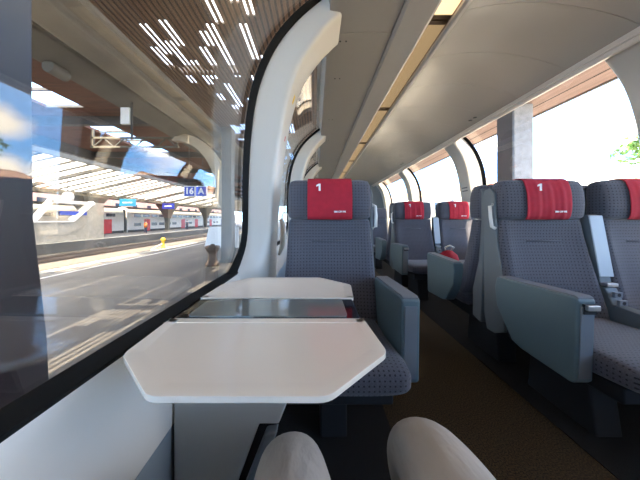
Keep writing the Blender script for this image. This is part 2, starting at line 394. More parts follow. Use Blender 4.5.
# ceiling : left service panel, rail, lamp slot, vaulted right panel
def strip(profile, thick, name, mat, y0=YB, y1=YE, bevel=0.0, smooth=True):
    pts = [w2(p) for p in profile]; up = [(p[0], p[1]+thick) for p in reversed(pts)]
    o = MB().prism(pts + up, 'y', y0, y1).obj(name, mat, smooth=False, bevel=bevel); struct(o)
    if smooth and not bevel:
        for p in o.data.polygons: p.use_smooth = True
        q = o.modifiers.new('e', 'EDGE_SPLIT'); q.split_angle = math.radians(30)
    return o
ylist = [YB, -0.5, 1.55, 3.61, 5.67, 7.73, YE]
for a, b in zip(ylist[:-1], ylist[1:]):      # panels with narrow joints
    strip([(0.085, 1.2), (0.11, 1.197), (0.30, 1.205), (0.50, 1.207)], 0.12, 'ceiling', 'ceil', a+0.002, b-0.002)
strip([(0.05, 1.335), (0.09, 1.215), (0.50, 1.215)], 0.14, 'ceiling', 'ceil')
strip([(0.502, 1.205), (0.52, 1.192), (0.675, 1.178), (0.69, 1.185)], 0.10, 'ceiling', 'ceil_light')
strip([(0.685, 1.26), (0.82, 1.26)], 0.08, 'ceiling', 'dark', smooth=False)
strip([(0.812, 1.205), (0.814, 1.185), (0.828, 1.174), (0.848, 1.176), (0.86, 1.195), (0.862, 1.215)], 0.10, 'ceiling', 'ceil_light')
RC = sm([(0.862, 1.20), (1.05, 1.235), (1.30, 1.245), (1.55, 1.215), (1.75, 1.165), (1.875, 1.115)], 5)
yy = YB
kk = 0
while yy < YE - 0.1:
    y2 = min(yy + 0.413, YE)
    strip(RC, 0.13, 'ceiling', 'ceil', yy+0.0012, y2-0.0012); yy = y2; kk += 1
strip([(0.862, 1.28), (1.3, 1.30), (1.9, 1.2)], 0.14, 'ceiling', 'ceil')
strip([(1.875, 1.113), (1.90, 1.095), (1.925, 1.10), (1.99, 1.335)], 0.05, 'trim_20', 'wall')
strip([(1.922, 1.092), (1.945, 1.076), (1.968, 1.078), (1.985, 1.095)], 0.012, 'trim_21', 'wall')
# roof cap outside
struct(MB().prism([w2(p) for p in [(0.02, 1.32), (0.1, 1.36), (1.02, 1.42), (1.94, 1.36), (2.02, 1.32), (1.9, 1.40), (1.02, 1.48), (0.14, 1.40)]], 'y', YB, YE).obj('ceiling_cap', 'train'))
# screws of the service panel, part of the ceiling
sc_root = None
for y in (1.62, 2.05, 2.9, 3.66):
    for x in (0.17, 0.21):
        o = MB().lathe([(0.006, 0), (0.006, 0.002)], (x, y, H+1.1975), 10).obj('trim_22', 'black'); struct(o)
for y in (2.7, 2.78, 4.9, 5.0):
    o = MB().lathe([(0.017, 0), (0.022, 0.004)], (1.80, y, H+1.136), 14).obj('trim_23', 'black'); struct(o)

# ceiling lamps
lampy = [1.46 + 1.18*k for k in range(-3, 7)]
ord_ = ['just above the passenger', 'nearest in view, pale', 'second', 'third', 'fourth', 'fifth', 'sixth', 'seventh', 'farthest', 'beyond']
def make_lamp():
    t = thing('ceiling_lamp', '', 'lamp', (0.755, 0, H+1.205), 0, 'amber strip lamps in the ceiling slot')
    f = MB().box(-0.062, -0.055, 0, 1.17, -0.004, 0.05).box(0.055, 0.057, 0, 1.17, -0.004, 0.05)
    f.box(-0.055, 0.055, 0, 0.03, 0.0, 0.05).box(-0.055, 0.055, 1.14, 1.17, 0.0, 0.05)
    f.obj('frame', 'rust_dark', t)
    d = MB()
    nr = 20; vs = []
    for i in range(nr*2+1):
        x = -0.055 + 0.11*i/(nr*2); z = 0.002 + (0.004 if i % 2 else 0)
        vs.append((x, z))
    d.prism(vs + [(0.055, 0.02), (-0.055, 0.02)], 'y', 0.03, 1.14)
    d.obj('diffuser', 'diff', t)
    return t
M['rust_dark'] = pm('lamp_divider', (0.16, 0.10, 0.055), 0.6)
lamp0 = make_lamp()
far_lab = {0: 'amber ribbed ceiling lamp behind the passenger', 1: 'amber ribbed ceiling lamp directly over the passenger seat',
           2: 'ribbed ceiling lamp section nearest the camera, at top edge of the photo'}
n_ = 0
words = ['nearest full amber ribbed lamp section in the ceiling slot', 'second full amber ribbed lamp section along the ceiling slot',
         'third full amber ribbed lamp section along the ceiling slot', 'fourth full amber lamp section along the ceiling slot',
         'fifth full amber lamp section, just above the front headrest', 'sixth amber lamp section far down the ceiling slot', 'farthest amber lamp section at the end of the carriage']
for i, y in enumerate(lampy):
    if y + 1.17 > YE: break
    o = lamp0 if i == 0 else copy_tree(lamp0)
    o.location.y = y
    if i == 2:
        for ch in o.children:
            if ch.name.startswith('diffuser'):
                ch.data = ch.data.copy(); ch.data.materials[0] = M['diff_bright']
    o['label'] = far_lab[i] if i in far_lab else words[i-3]

# ---------------------------------------------------------------- seats
def se_ring(cx, cy, z, a, b, n=40, pw=4.0, dent=0.0, side=-1):
    r = []
    for j in range(n):
        t = 2*PI*j/n; c, s_ = math.cos(t), math.sin(t)
        x = a*math.copysign(abs(c)**(2/pw), c); y = b*math.copysign(abs(s_)**(2/pw), s_)
        if dent and y*side > 0: y -= side*dent*(1-min(1, abs(x)/(a*0.86))**4) if abs(x) < a*0.86 else 0
        r.append((cx+x, cy+y, z))
    return r
def yb(z):      # front surface of the backrest at height z
    t = max(0.0, min(1.0, (0.98-z)/0.55)); return -0.13*t**1.2 + 0.012
def cushion_rings(rows, **kw):
    return [se_ring(0, yf+b, z, a, b, **kw) for (z, yf, a, b) in rows]
def make_seat(label, side=1, window_arm=False, cover=True, wave=0.0, wing_on=True):
    t = thing('passenger_seat', label, 'seat')
    # headrest
    rows = [(0.968, 0.02, 0.19, 0.035), (0.972, 0.0, 0.222, 0.055), (0.985, -0.012, 0.236, 0.066), (1.05, -0.018, 0.238, 0.07), (1.12, -0.012, 0.238, 0.068),
            (1.165, 0.0, 0.234, 0.06), (1.186, 0.012, 0.226, 0.048), (1.194, 0.028, 0.205, 0.03)]
    rr = cushion_rings(rows, pw=5.0)
    MB().rings(rr).obj('headrest', 'fabric', t, smooth=True)
    # backrest with side bolsters
    rows = []
    for z in (0.44, 0.455, 0.49, 0.55, 0.62, 0.69, 0.76, 0.83, 0.89, 0.935, 0.958, 0.968):
        a = 0.238 + 0.022*max(0, (0.9-z)/0.45); f = yb(z); b = 0.055
        if z > 0.95: a -= 0.012*(z-0.95)/0.018; b -= 0.02*(z-0.95)/0.018
        if z < 0.46: b = 0.04; a -= 0.01
        rows.append((z, f, a, b))
    rr = []
    for (z, f, a, b) in rows:
        dn = 0.024 if 0.46 < z < 0.93 else 0.008
        if abs(z-0.83) < 0.01: dn += 0.006
        rr.append(se_ring(0, f+b, z, a, b, n=56, pw=5.0, dent=dn))
    MB().rings(rr).obj('backrest', 'fabric', t, smooth=True)
    # seam roll across the backrest
    MB().tube([(-0.10, yb(0.845)+0.022, 0.845), (0, yb(0.845)+0.0215, 0.845), (0.10, yb(0.845)+0.022, 0.845)], 0.003, 8).obj('seam', 'fabric', t, smooth=True)
    # cushion
    rows = [(-0.575, 0.428, 0.215, 0.025), (-0.570, 0.426, 0.236, 0.040), (-0.55, 0.424, 0.250, 0.050), (-0.48, 0.422, 0.256, 0.054), (-0.3, 0.408, 0.262, 0.062), (-0.1, 0.402, 0.258, 0.06), (-0.05, 0.402, 0.25, 0.055)]
    rr = []
    for (y, z, a, b) in rows:
        if y > -0.47: a = 0.236
        else: a -= 0.008
        ring = []
        for j in range(48):
            q = 2*PI*j/48; c, s_ = math.cos(q), math.sin(q)
            x = a*math.copysign(abs(c)**(2/4.5), c); zz = b*math.copysign(abs(s_)**(2/4.5), s_)
            if zz > 0: zz -= 0.010*(1-(abs(x)/a)**2)
            ring.append((x, y, z+zz))
        rr.append(ring)
    MB().rings(rr).obj('seat_cushion', 'fabric', t, smooth=True)
    # rear shell
    sh = [(0.10, 0.30), (0.035, 0.32), (0.035, 0.5), (0.095, 0.7), (0.118, 0.95), (0.118, 1.14), (0.105, 1.165), (0.128, 1.165), (0.142, 1.13), (0.142, 0.9), (0.135, 0.6), (0.115, 0.30)]
    MB().prism(sh, 'x', -0.232, 0.232).obj('back_shell', 'shell', t, bevel=0.006)
    # side wing of the shell on the aisle side
    wing = [(0.05, 0.3), (-0.03, 0.34), (-0.02, 0.62), (0.035, 0.86), (0.05, 1.12), (0.075, 1.15), (0.135, 1.15), (0.142, 1.1), (0.135, 0.4), (0.11, 0.3)]
    if wing_on: MB().prism(wing, 'x', side*0.238, side*0.254).obj('side_panel', 'shell', t, bevel=0.005)
    if wing_on: MB().tube([(side*0.252, 0.06, 1.055), (side*0.272, 0.058, 1.045), (side*0.275, 0.05, 0.99), (side*0.272, 0.042, 0.925), (side*0.252, 0.042, 0.915)], 0.0095, 10).obj('grab_handle', 'white_grip', t, smooth=True)
    # base
    MB().prism([(-0.50, 0.30), (-0.02, 0.28), (0.06, 0.30), (0.06, 0.36), (-0.5, 0.36)], 'x', -0.2, 0.2).obj('seat_frame', 'dark', t, bevel=0.01)
    MB().prism([(-0.30, 0.0), (0.05, 0.0), (0.02, 0.3), (-0.26, 0.3)], 'x', -0.06, 0.06).obj('base', 'dark', t, bevel=0.01)
    # armrest
    arms = [side] + ([-side] if window_arm else [])
    for s_ in arms:
        x0, x1 = sorted((s_*0.243, s_*0.315))
        ap = [(-0.455, 0.665), (-0.44, 0.672), (-0.05, 0.655), (-0.035, 0.60), (-0.05, 0.50), (-0.15, 0.36), (-0.20, 0.345), (-0.43, 0.335), (-0.445, 0.35)]
        a_ = MB().prism(ap, 'x', x0, x1).obj('armrest', 'armgrey', t, bevel=0.009)
        xm = (x0+x1)/2
        MB().prism([(-0.452, 0.672), (-0.44, 0.678), (-0.06, 0.662), (-0.06, 0.655), (-0.44, 0.668), (-0.45, 0.662)], 'x', x0+0.006, x1-0.006).obj('arm_pad', 'armtop', a_, bevel=0.002)
        MB().prism([(-0.459, 0.64), (-0.448, 0.36), (-0.443, 0.36), (-0.452, 0.64)], 'x', x0+0.012, x1-0.012).obj('front_trim', 'armtop', a_, bevel=0.002)
        if s_ == -1:
            MB().box(x0+0.018, x1-0.008, -0.463, -0.45, 0.612, 0.65).obj('recess', 'black', a_)
            MB().box(x0+0.020, x1-0.004, -0.474, -0.45, 0.628, 0.648).obj('release_lever', 'metal', a_, bevel=0.003)
    # red headrest cloth
    if cover:
        prof = [(-0.004, 0.968), (-0.0195, 0.99), (-0.0245, 1.05), (-0.019, 1.12), (-0.0065, 1.165), (0.006, 1.188), (0.028, 1.2015), (0.06, 1.203), (0.095, 1.194), (0.112, 1.17), (0.122, 1.12)]
        prof = sm(prof, 4); grid = []
        nx = 40
        for i, (y, z) in enumerate(prof):
            row = []
            for j in range(nx+1):
                u = j/nx*2-1; x = 0.125*u
                s2 = max(0, 1-i/30)
                wv = wave*s2*(math.sin(u*11+1.5*math.sin(i*0.12))*0.6 + math.sin(u*23+i*0.09+side)*0.4 + math.sin(u*5-i*0.15)*0.5)
                row.append((x + 0.3*wv*0.4, y - abs(0.0)-wv-0.003 if y < 0.03 else y, z))
            grid.append(row)
        cv = MB().sheet(grid).obj('headrest_cloth', 'red', t, smooth=True, solid=0.003)
        yf = -0.0235-0.0075-wave*0.9
        MB().prism([(-0.062+q[0]*0.046, 1.126+q[1]*0.046) for q in ((-0.02, 0), (0.22, 0), (0.22, 0.86), (0.02, 0.86), (-0.30, 0.70), (-0.30, 0.50), (-0.02, 0.62))], 'y', yf-0.0012, yf+0.0005).obj('numeral', 'white', cv)
        text('lettering', 'SBB CFF FFS', 0.0125, 'white', cv, (0.055, yf, 1.010), (PI/2, 0, 0), bold=0.0006)
    return t
YA = 1.36
sA = make_seat('grey dotted first class seat facing the camera just behind the cream table', side=1, wave=0.0012); sA.location = (0.083, YA, 0)
sR = make_seat('large grey aisle seat at right with rumpled red headrest cloth facing the camera', side=-1, wave=0.0035); sR.location = (1.305, YA, 0)
sRw = make_seat('grey window seat cut off by the right edge of the photo', side=1, wave=0.003); sRw.location = (1.88, YA, 0)
# seats turned away, back to back with the near right pair
sB = make_seat('aisle seat turned away from the camera, showing its fabric side and grey armrest', side=1, wave=0.002, wing_on=False)
sB.location = (1.305, YA+0.31, 0); sB.rotation_euler.z = PI
def cp(src, label, loc, rz=0):
    o = copy_tree(src); o['label'] = label; o.location = loc; o.rotation_euler.z = rz; return o
sBw = make_seat('window seat turned away, its dark back showing between the near right headrests', side=-1, cover=False, wing_on=False); sBw.location = (1.88, YA+0.31, 0); sBw.rotation_euler.z = PI
cp(sR, 'middle distance aisle seat facing the camera with red headrest cloth', (1.295, YA+1.79, 0))
cp(sRw, 'middle distance window seat facing the camera, beside the right wall', (1.88, YA+1.79, 0))
cp(sB, 'aisle seat turned away, back to back with the middle distance aisle seat', (1.295, YA+2.10, 0), PI)
sD = make_seat('farthest visible aisle seat without a red cloth, half hidden behind the front seat headrest', side=-1, cover=False); sD.location = (1.24, YA+3.58, 0)
cp(sA, 'grey seat under the passenger with beige trousers, facing forward', (0.083, -0.40, 0), PI)

# folded centre armrests and control consoles between paired seats
def make_mid(label):
    t = thing('centre_armrest', label, 'armrest')
    MB().prism([(-0.02, 0.60), (-0.045, 0.605), (0.01, 0.985), (0.025, 0.995), (0.06, 0.995), (0.045, 0.60)], 'x', -0.031, 0.031).obj('folded_arm', 'shell', t, bevel=0.004)
    MB().prism([(-0.050, 0.655), (0.004, 0.99), (0.012, 0.99), (-0.042, 0.655)], 'x', -0.038, 0.038).obj('face_panel', 'midarm', t, bevel=0.003)
    c = MB().prism([(-0.33, 0.50), (-0.10, 0.52), (-0.065, 0.60), (-0.02, 0.61), (0.02, 0.3), (-0.33, 0.34)], 'x', -0.033, 0.033).obj('console', 'shell', t, bevel=0.006)
    for z in (0.535, 0.572):
        y = -0.089 - (0.6-z)*0.55 + 0.006
        MB().box(-0.024, 0.018, y-0.004, y+0.01, z-0.014, z+0.014).obj('jack_plate', 'armtop', c, bevel=0.002)
        MB().rings([[(-0.003+0.009*math.cos(2*PI*j/16), y+dy, z+0.009*math.sin(2*PI*j/16)) for j in range(16)] for dy in (-0.0055, 0.0)]).obj('jack_socket', 'black', c)
    MB().box(-0.03, 0.03, -0.075, -0.04, 0.607, 0.625).obj('hinge_bar', 'metal', t, bevel=0.003)
    return t
m0 = make_mid('pale folded-up armrest between the near right pair of seats'); m0.location = (1.592, YA-0.004, 0)
m1 = copy_tree(m0); m1.location = (1.5875, YA+1.79, 0); m1['label'] = 'small pale folded-up armrest between the middle distance pair of seats'
for m_ in (m0, m1): m_['group'] = 'folded centre armrests'

# ---------------------------------------------------------------- table
tb = thing('folding_table', 'cream folding table with clipped corners and dark centre strip, fixed to the window wall', 'table')
TZ = 0.72
def leaf(sign):
    pts = [(0.122, 0.079), (0.137, 0.232), (0.02, 0.345), (-0.237 if sign < 0 else -0.275, 0.345), (-0.356, 0.240), (-0.364, 0.079)]
    yc = 0.683
    rp = []
    for i_, p_ in enumerate(pts):
        P0, P1, P2 = Vector(pts[i_-1]), Vector(p_), Vector(pts[(i_+1) % 6])
        rr_ = 0.004 if i_ in (0, 5) else 0.016
        a_ = P1 + (P0-P1).normalized()*rr_; b_ = P1 + (P2-P1).normalized()*rr_
        for k_ in range(5):
            t_ = k_/4; q_ = a_*(1-t_)**2 + P1*2*t_*(1-t_) + b_*t_*t_; rp.append((q_.x, q_.y))
    poly = [(x, yc + sign*dy) for x, dy in rp]
    me = bpy.data.meshes.new('leaf'); bm = bmesh.new()
    vs = [bm.verts.new((x, y, TZ)) for x, y in poly]
    f = bm.faces.new(vs)
    if f.normal.z < 0: f.normal_flip()
    bm.normal_update()
    if f.normal.z < 0: bmesh.ops.reverse_faces(bm, faces=[f])
    e_ = bmesh.ops.extrude_face_region(bm, geom=[f])
    vv = [v for v in e_['geom'] if isinstance(v, bmesh.types.BMVert)]
    for v in vv: v.co.z -= 0.010; 
    bm.normal_update()
    bmesh.ops.recalc_face_normals(bm, faces=bm.faces)
    ftop = [q for q in bm.faces if q.normal.z > 0.9 and len(q.verts) > 6][0]
    bmesh.ops.inset_region(bm, faces=[ftop], thickness=0.022, depth=0)
    ftop = max([q for q in bm.faces if q.normal.z > 0.9], key=lambda q: q.calc_area())
    bmesh.ops.inset_region(bm, faces=[ftop], thickness=0.008, depth=-0.0018)
    bmesh.ops.recalc_face_normals(bm, faces=bm.faces)
    bm.to_mesh(me); bm.free(); me.materials.append(M['cream'])
    o = bpy.data.objects.new('leaf', me); C.objects.link(o); o.parent = tb
    q = o.modifiers.new('b', 'BEVEL'); q.width = 0.0035; q.segments = 4; q.limit_method = 'ANGLE'; q.angle_limit = math.radians(24)
    for p in me.polygons: p.use_smooth = True
    q.harden_normals = True
    return o
leaf(-1); leaf(1)
cs = MB().box(-0.360, 0.117, 0.6055, 0.7605, TZ-0.010, TZ-0.003).obj('centre_strip', 'strip', tb, bevel=0.003)
pl = []
for cx, cy, a0 in ((0.072, 0.736, 0), (-0.318, 0.736, 90), (-0.318, 0.630, 180), (0.072, 0.630, 270)):
    for k in range(6):
        a = math.radians(a0 + 18*k); pl.append((cx+0.012*math.cos(a), cy+0.012*math.sin(a)))
MB().prism(pl, 'z', TZ-0.003, TZ+0.0005).obj('glass_plate', 'plate', cs)
MB().prism([(-0.372, TZ-0.0105), (0.02, TZ-0.0105), (-0.04, H-0.40), (-0.095, H-0.54), (-0.147, H-0.54), (-0.20, H-0.685), (-0.25, H-0.85), (-0.26, 0.0), (-0.372, 0.0)], 'y', 0.63, 0.735).obj('pedestal', 'pedestal', tb, bevel=0.006)
MB().prism([(-0.092, H-0.53), (-0.147, H-0.535), (-0.20, H-0.685), (-0.25, H-0.85), (-0.21, H-0.85), (-0.16, H-0.685), (-0.10, H-0.56)], 'y', 0.64, 0.725).obj('gas_strut_slot', 'black', tb, bevel=0.003)
MB().prism([(-0.128, H-0.552), (-0.096, H-0.545), (-0.145, H-0.69), (-0.195, H-0.85), (-0.232, H-0.85), (-0.182, H-0.69)], 'y', 0.615, 0.70).obj('lever', 'armtop', tb, bevel=0.006)

# small folded strap holder on the left window pillar beyond the seat
hk = thing('curtain_tie', 'pale curtain tie hanging by the left window pillar beside the front seat', 'curtain tie', (-0.035, 0, 0))
ring = [(-0.172+0.022*math.cos(a*PI/8), 1.66, 0.98+0.035*math.sin(a*PI/8)) for a in range(17)]
MB().tube(ring, 0.004, 8).obj('loop', 'white_grip', hk, smooth=True)
MB().tube([(-0.205, 1.66, 0.97), (-0.188, 1.662, 0.94), (-0.182, 1.66, 0.86), (-0.19, 1.66, 0.78), (-0.215, 1.66, 0.72)], [0.012, 0.018, 0.022, 0.018, 0.008], 12).obj('cloth', 'wall', hk, smooth=True)

# stickers on ribs
def rib_sticker(y, t, fn, w_, h_, mat, label, name='sticker', cat='sticker', dy=0.0):
    i = int(t); p = INN[i]; q = INN[min(i+1, len(INN)-1)]
    d = Vector((q[0]-p[0], 0, q[1]-p[1])).normalized(); nrm = Vector((d.z, 0, -d.x))
    if fn is mir: d.x *= -1; nrm.x *= -1
    c = fn(p); c = Vector((c[0], y+dy, c[1]+H)) + nrm*0.0015
    vs = []
    for s1, s2 in ((-1, -1), (1, -1), (1, 1), (-1, 1)):
        vs.append(c + Vector((0, s1*w_/2, 0)) + d*s2*h_/2)
    vs += [v - nrm*0.0012 for v in vs]
    o = MB().add(vs, [(0, 1, 2, 3), (7, 6, 5, 4), (0, 4, 5, 1), (1, 5, 6, 2), (2, 6, 7, 3), (3, 7, 4, 0)]).obj(name, mat)
    tag(o, label, cat); return o
rib_sticker(1.525, 32, lambda p: p, 0.035, 0.05, 'yellow', 'small yellow notice stuck high on the near left window pillar')
rib_sticker(1.525, 26, lambda p: p, 0.02, 0.03, 'trainred', 'small red mark stuck on the near left window pillar')
rib_sticker(3.59, 20, mir, 0.05, 0.035, 'trainblue', 'small blue pictogram sticker on the right pillar above the seats')
for k_, t_ in enumerate((24, 25)):
    rib_sticker(3.59, t_, mir, 0.13, 0.018, 'printgrey', ('lower' if k_ == 0 else 'upper')+' dark air slot on the middle right window pillar', 'air_slot', 'vent')
rib_sticker(5.655, 23, mir, 0.12, 0.016, 'printgrey', 'dark air slot on the far right window pillar', 'air_slot', 'vent')

# red bundle on the seat beyond
bg_ = thing('cloth_bag', 'small red and white patterned bag lying by the turned-away seat', 'bag', (1.40, 2.52, 0.565))
rr = []
for z, a in ((-0.09, 0.05), (-0.07, 0.09), (-0.02, 0.10), (0.03, 0.085), (0.06, 0.05), (0.075, 0.035)):
    rr.append([(a*math.cos(2*PI*j/20)*(1+0.12*math.sin(3*j)), 0.7*a*math.sin(2*PI*j/20)*(1+0.1*math.cos(5*j)), z) for j in range(20)])
MB().rings(rr).obj('pouch', 'red', bg_, smooth=True)
MB().tube([(-0.03, 0, 0.07), (-0.045, -0.02, 0.11), (0, -0.03, 0.13), (0.045, -0.02, 0.11), (0.03, 0, 0.07)], 0.009, 8).obj('strap', 'white_grip', bg_, smooth=True)

# ---------------------------------------------------------------- passenger (from the waist down)
def skin_body(name, verts, edges, radii, mat, parent, sub=2, root=0):
    me = bpy.data.meshes.new(name); me.from_pydata(verts, edges, []); me.materials.append(M[mat])
    o = bpy.data.objects.new(name, me); C.objects.link(o); o.parent = parent
    sk = o.modifiers.new('skin', 'SKIN'); sk.use_smooth_shade = True
    for i, r in enumerate(radii):
        me.skin_vertices[0].data[i].radius = (r, r) if not isinstance(r, tuple) else r
    me.skin_vertices[0].data[root].use_root = True
    s_ = o.modifiers.new('sub', 'SUBSURF'); s_.levels = sub; s_.render_levels = sub
    return o
ps = thing('person', 'seated passenger seen only as two knees in light beige trousers', 'person', (0.083, 0, 0))
V = [(0.0, -0.07, 0.56), (0.0, -0.14, 0.70), (0.0, -0.16, 0.86),
     (-0.10, -0.04, 0.545), (-0.105, 0.13, 0.550), (-0.112, 0.33, 0.545), (-0.128, 0.445, 0.515), (-0.128, 0.485, 0.455), (-0.155, 0.46, 0.30), (-0.155, 0.42, 0.12),
     (0.10, -0.04, 0.545), (0.115, 0.13, 0.553), (0.130, 0.33, 0.548), (0.130, 0.465, 0.525), (0.125, 0.52, 0.465), (0.158, 0.49, 0.31), (0.155, 0.46, 0.12)]
Eg = [(0, 1), (1, 2), (0, 3), (3, 4), (4, 5), (5, 6), (6, 7), (7, 8), (8, 9), (0, 10), (10, 11), (11, 12), (12, 13), (13, 14), (14, 15), (15, 16)]
Rd = [0.13, 0.14, 0.13, 0.092, 0.085, 0.074, 0.066, 0.06, 0.058, 0.05, 0.092, 0.085, 0.076, 0.068, 0.062, 0.058, 0.05]
skin_body('body', V, Eg, Rd, 'trouser', ps, 3)
for sx, yy_ in ((-0.155, 0.43), (0.155, 0.47)):
    rr = []
    for y, a, h_ in ((-0.10, 0.028, 0.04), (-0.07, 0.036, 0.06), (0.0, 0.036, 0.075), (0.06, 0.042, 0.055), (0.12, 0.043, 0.04), (0.165, 0.03, 0.03), (0.18, 0.015, 0.02)):
        rr.append([(sx+a*math.copysign(abs(math.cos(2*PI*j/20))**0.7, math.cos(2*PI*j/20)), yy_+y, max(0.0, h_+(h_)*math.sin(2*PI*j/20)) if True else 0) for j in range(20)])
    MB().rings(rr).obj('shoe', 'shoe', ps, smooth=True)

# ================================================================ OUTSIDE, LEFT
PZ = H - 2.0        # platform surface
struct(MB().box(-10.4, -0.75, -30, 130, PZ-0.9, PZ).obj('platform', 'asphalt'))
struct(MB().box(-10.4, -9.95, -30, 130, PZ, PZ+0.012).obj('platform_edge', 'kerb'))
struct(MB().box(-9.3, -9.15, -30, 130, PZ, PZ+0.004).obj('platform_line', 'white'))
struct(MB().box(-120, 120, -60, 220, PZ-1.0, PZ-0.85).obj('ground', 'ballast'))
struct(MB().box(-28, -21.6, -30, 130, PZ-0.84, PZ).obj('platform', 'asphalt'))
struct(MB().box(-22.0, -21.6, -30, 130, PZ, PZ+0.012).obj('platform_edge', 'kerb'))
for i, x in enumerate((-12.0, -13.45, -17.6, -19.05)):
    tag(MB().box(x-0.035, x+0.035, -30, 130, PZ-0.85, PZ-0.66).obj('rail', 'rail'),
        ['steel rail nearest the platform edge', 'second steel rail from the near platform', 'third steel rail from the near platform', 'steel rail nearest the far platform'][i], 'rail', 'rails between the platforms')

# slatted canopy over the near platform
cn = thing('slatted_canopy', 'brown slatted timber canopy over the near platform with white light gaps', 'canopy', (0, 0, 0))
CZ = H + 4.2
mb = MB(); x = -4.35
while x < 2.0:
    mb.box(x, x+0.07, -8, 60, CZ, CZ+0.02); x += 0.12
mb.obj('slats', 'slat', cn)
mb = MB(); mb2 = MB()
x = -4.35; cells = 0
while x < 2.0:
    y = -8
    while y < 60:
        dy = random.choice((0.5, 0.8, 1.2))
        hole = False
        if y < 2 and -4.4 < x < -3.2 and random.random() < 0.6: hole = True
        if y > 2 and -4.3 < x < -1.2 and random.random() < (0.5 if -4.0 < x < -1.7 and (y % 5) < 3.6 else 0.10): hole = True
        if not hole: mb.box(x, x+0.24, y, y+dy, CZ+0.03, CZ+0.07)
        y += dy
    x += 0.24
mb.obj('deck', 'deck', cn)
mb = MB(); 
for k in range(24): mb.box(-4.4, 2.0, -7+2.8*k, -6.85+2.8*k, CZ+0.075, CZ+0.3)
mb.obj('joists', 'steel_dark', cn)
# girders
tag(MB().prism([(-4.38, CZ+0.35), (-4.4, CZ-0.15), (-4.75, CZ-0.42), (-5.4, CZ-0.42), (-5.75, CZ-0.1), (-5.8, CZ+0.35)], 'y', -10, 80).obj('roof_girder', 'girder', bevel=0.12), 'broad rounded grey girder along the edge of the slatted canopy', 'girder')
tag(MB().prism([(-5.82, CZ+0.5), (-5.82, CZ-0.2), (-6.35, CZ-0.4), (-6.7, CZ-0.4), (-6.75, CZ+0.5)], 'y', -10, 80).obj('roof_girder', 'steel', bevel=0.05), 'narrower dark girder below the red boarded roof', 'girder')
# boarded roof with skylights
br = thing('boarded_roof', 'dark red boarded station roof with white skylight strips', 'roof', (0, 0, 0))
holes = [(-9.2, -10.7, 4.5, 9.6), (-9.7, -11.1, 11.0, 16.5), (-9.4, -10.9, 22, 28), (-9.4, -10.9, 36, 42), (-9.2, -10.7, -6, 1)]
mb = MB(); y = -10
BZ = H + 4.45
xs = [-6.8, -9.2, -9.4, -9.7, -10.7, -10.9, -11.1, -14.6]
yl = sorted(set([-10, 80] + [h[2] for h in holes] + [h[3] for h in holes]))
for a, b in zip(xs[:-1], xs[1:]):
    for c, d in zip(yl[:-1], yl[1:]):
        mxx, myy = (a+b)/2, (c+d)/2
        if any(h[1] < mxx < h[0] and h[2] < myy < h[3] for h in holes): continue
        mb.box(b, a, c, d, BZ, BZ+0.12)
mb.obj('boards', 'boards', br)
mb = MB()
for h in holes:
    n = max(2, int((h[3]-h[2])/1.2))
    for i in range(n+1):
        y = h[2] + (h[3]-h[2])*i/n; mb.box(h[1], h[0], y-0.04, y+0.04, BZ+0.0, BZ+0.1)
mb.obj('glazing_bars', 'steel', br)
mb = MB()
for k in range(16):
    y = -6 + 5.5*k
    mb.box(-14.6, -6.8, y-0.12, y+0.12, BZ-0.35, BZ)
mb.obj('cross_beams', 'steel_dark', br)
tag(MB().box(-14.9, -14.6, -10, 80, BZ-0.55, BZ+0.3).obj('roof_girder', 'steel_dark'), 'far edge girder of the red boarded roof over the tracks', 'girder')
# lattice truss below the boarded roof
tr = thing('roof_truss', 'slim pale lattice truss crossing below the boarded roof', 'truss')
mb = MB().bar((-11.2, 12, BZ-0.4), (-6.8, 12, BZ-0.4), 0.09).bar((-11.2, 12, BZ-0.85), (-6.8, 12, BZ-0.85), 0.09)
for xx in (-11.1, -6.9): mb.bar((xx, 12, BZ-0.9), (xx, 12, BZ+0.02), 0.09)
mb.obj('chord', 'girder', tr)
mb = MB()
for i in range(4): mb.bar((-11.1+i*1.05, 12, BZ-0.85), (-10.57+i*1.05, 12, BZ-0.4), 0.05).bar((-10.57+i*1.05, 12, BZ-0.4), (-10.05+i*1.05, 12, BZ-0.85), 0.05)
mb.obj('web', 'steel', tr)

# far glazed canopy
fg = thing('glazed_canopy', 'sloping white glazed canopy over the far platform with dark rafters', 'canopy')
A = Vector((-17.2, 0, H+4.35)); B = Vector((-24.2, 0, H+2.75))
mb = MB().add([(A.x, -10, A.z), (B.x, -10, B.z), (B.x, 110, B.z), (A.x, 110, A.z)], [(0, 1, 2, 3)])
mb.obj('glazing', 'milk', fg, solid=0.02)
mb = MB()
for k in range(100):
    y = -9 + 1.2*k
    mb.bar((A.x, y, A.z-0.08), (B.x, y, B.z-0.08), 0.09 if k % 4 else 0.28, 0.16 if k % 4 else 0.35)
mb.obj('rafters', 'steel', fg)
MB().box(A.x-0.1, A.x+0.15, -10, 110, A.z-0.2, A.z+0.15).obj('top_edge', 'girder', fg)
MB().box(-25.3, -24.0, -10, 110, B.z-0.35, B.z+0.05).obj('gutter_beam', 'girder', fg)
MB().prism([(-25.3, B.z), (-29.5, B.z+0.9), (-29.5, B.z+1.0), (-25.3, B.z+0.1)], 'y', -10, 110).obj('rear_slope', 'pinkboard', fg)
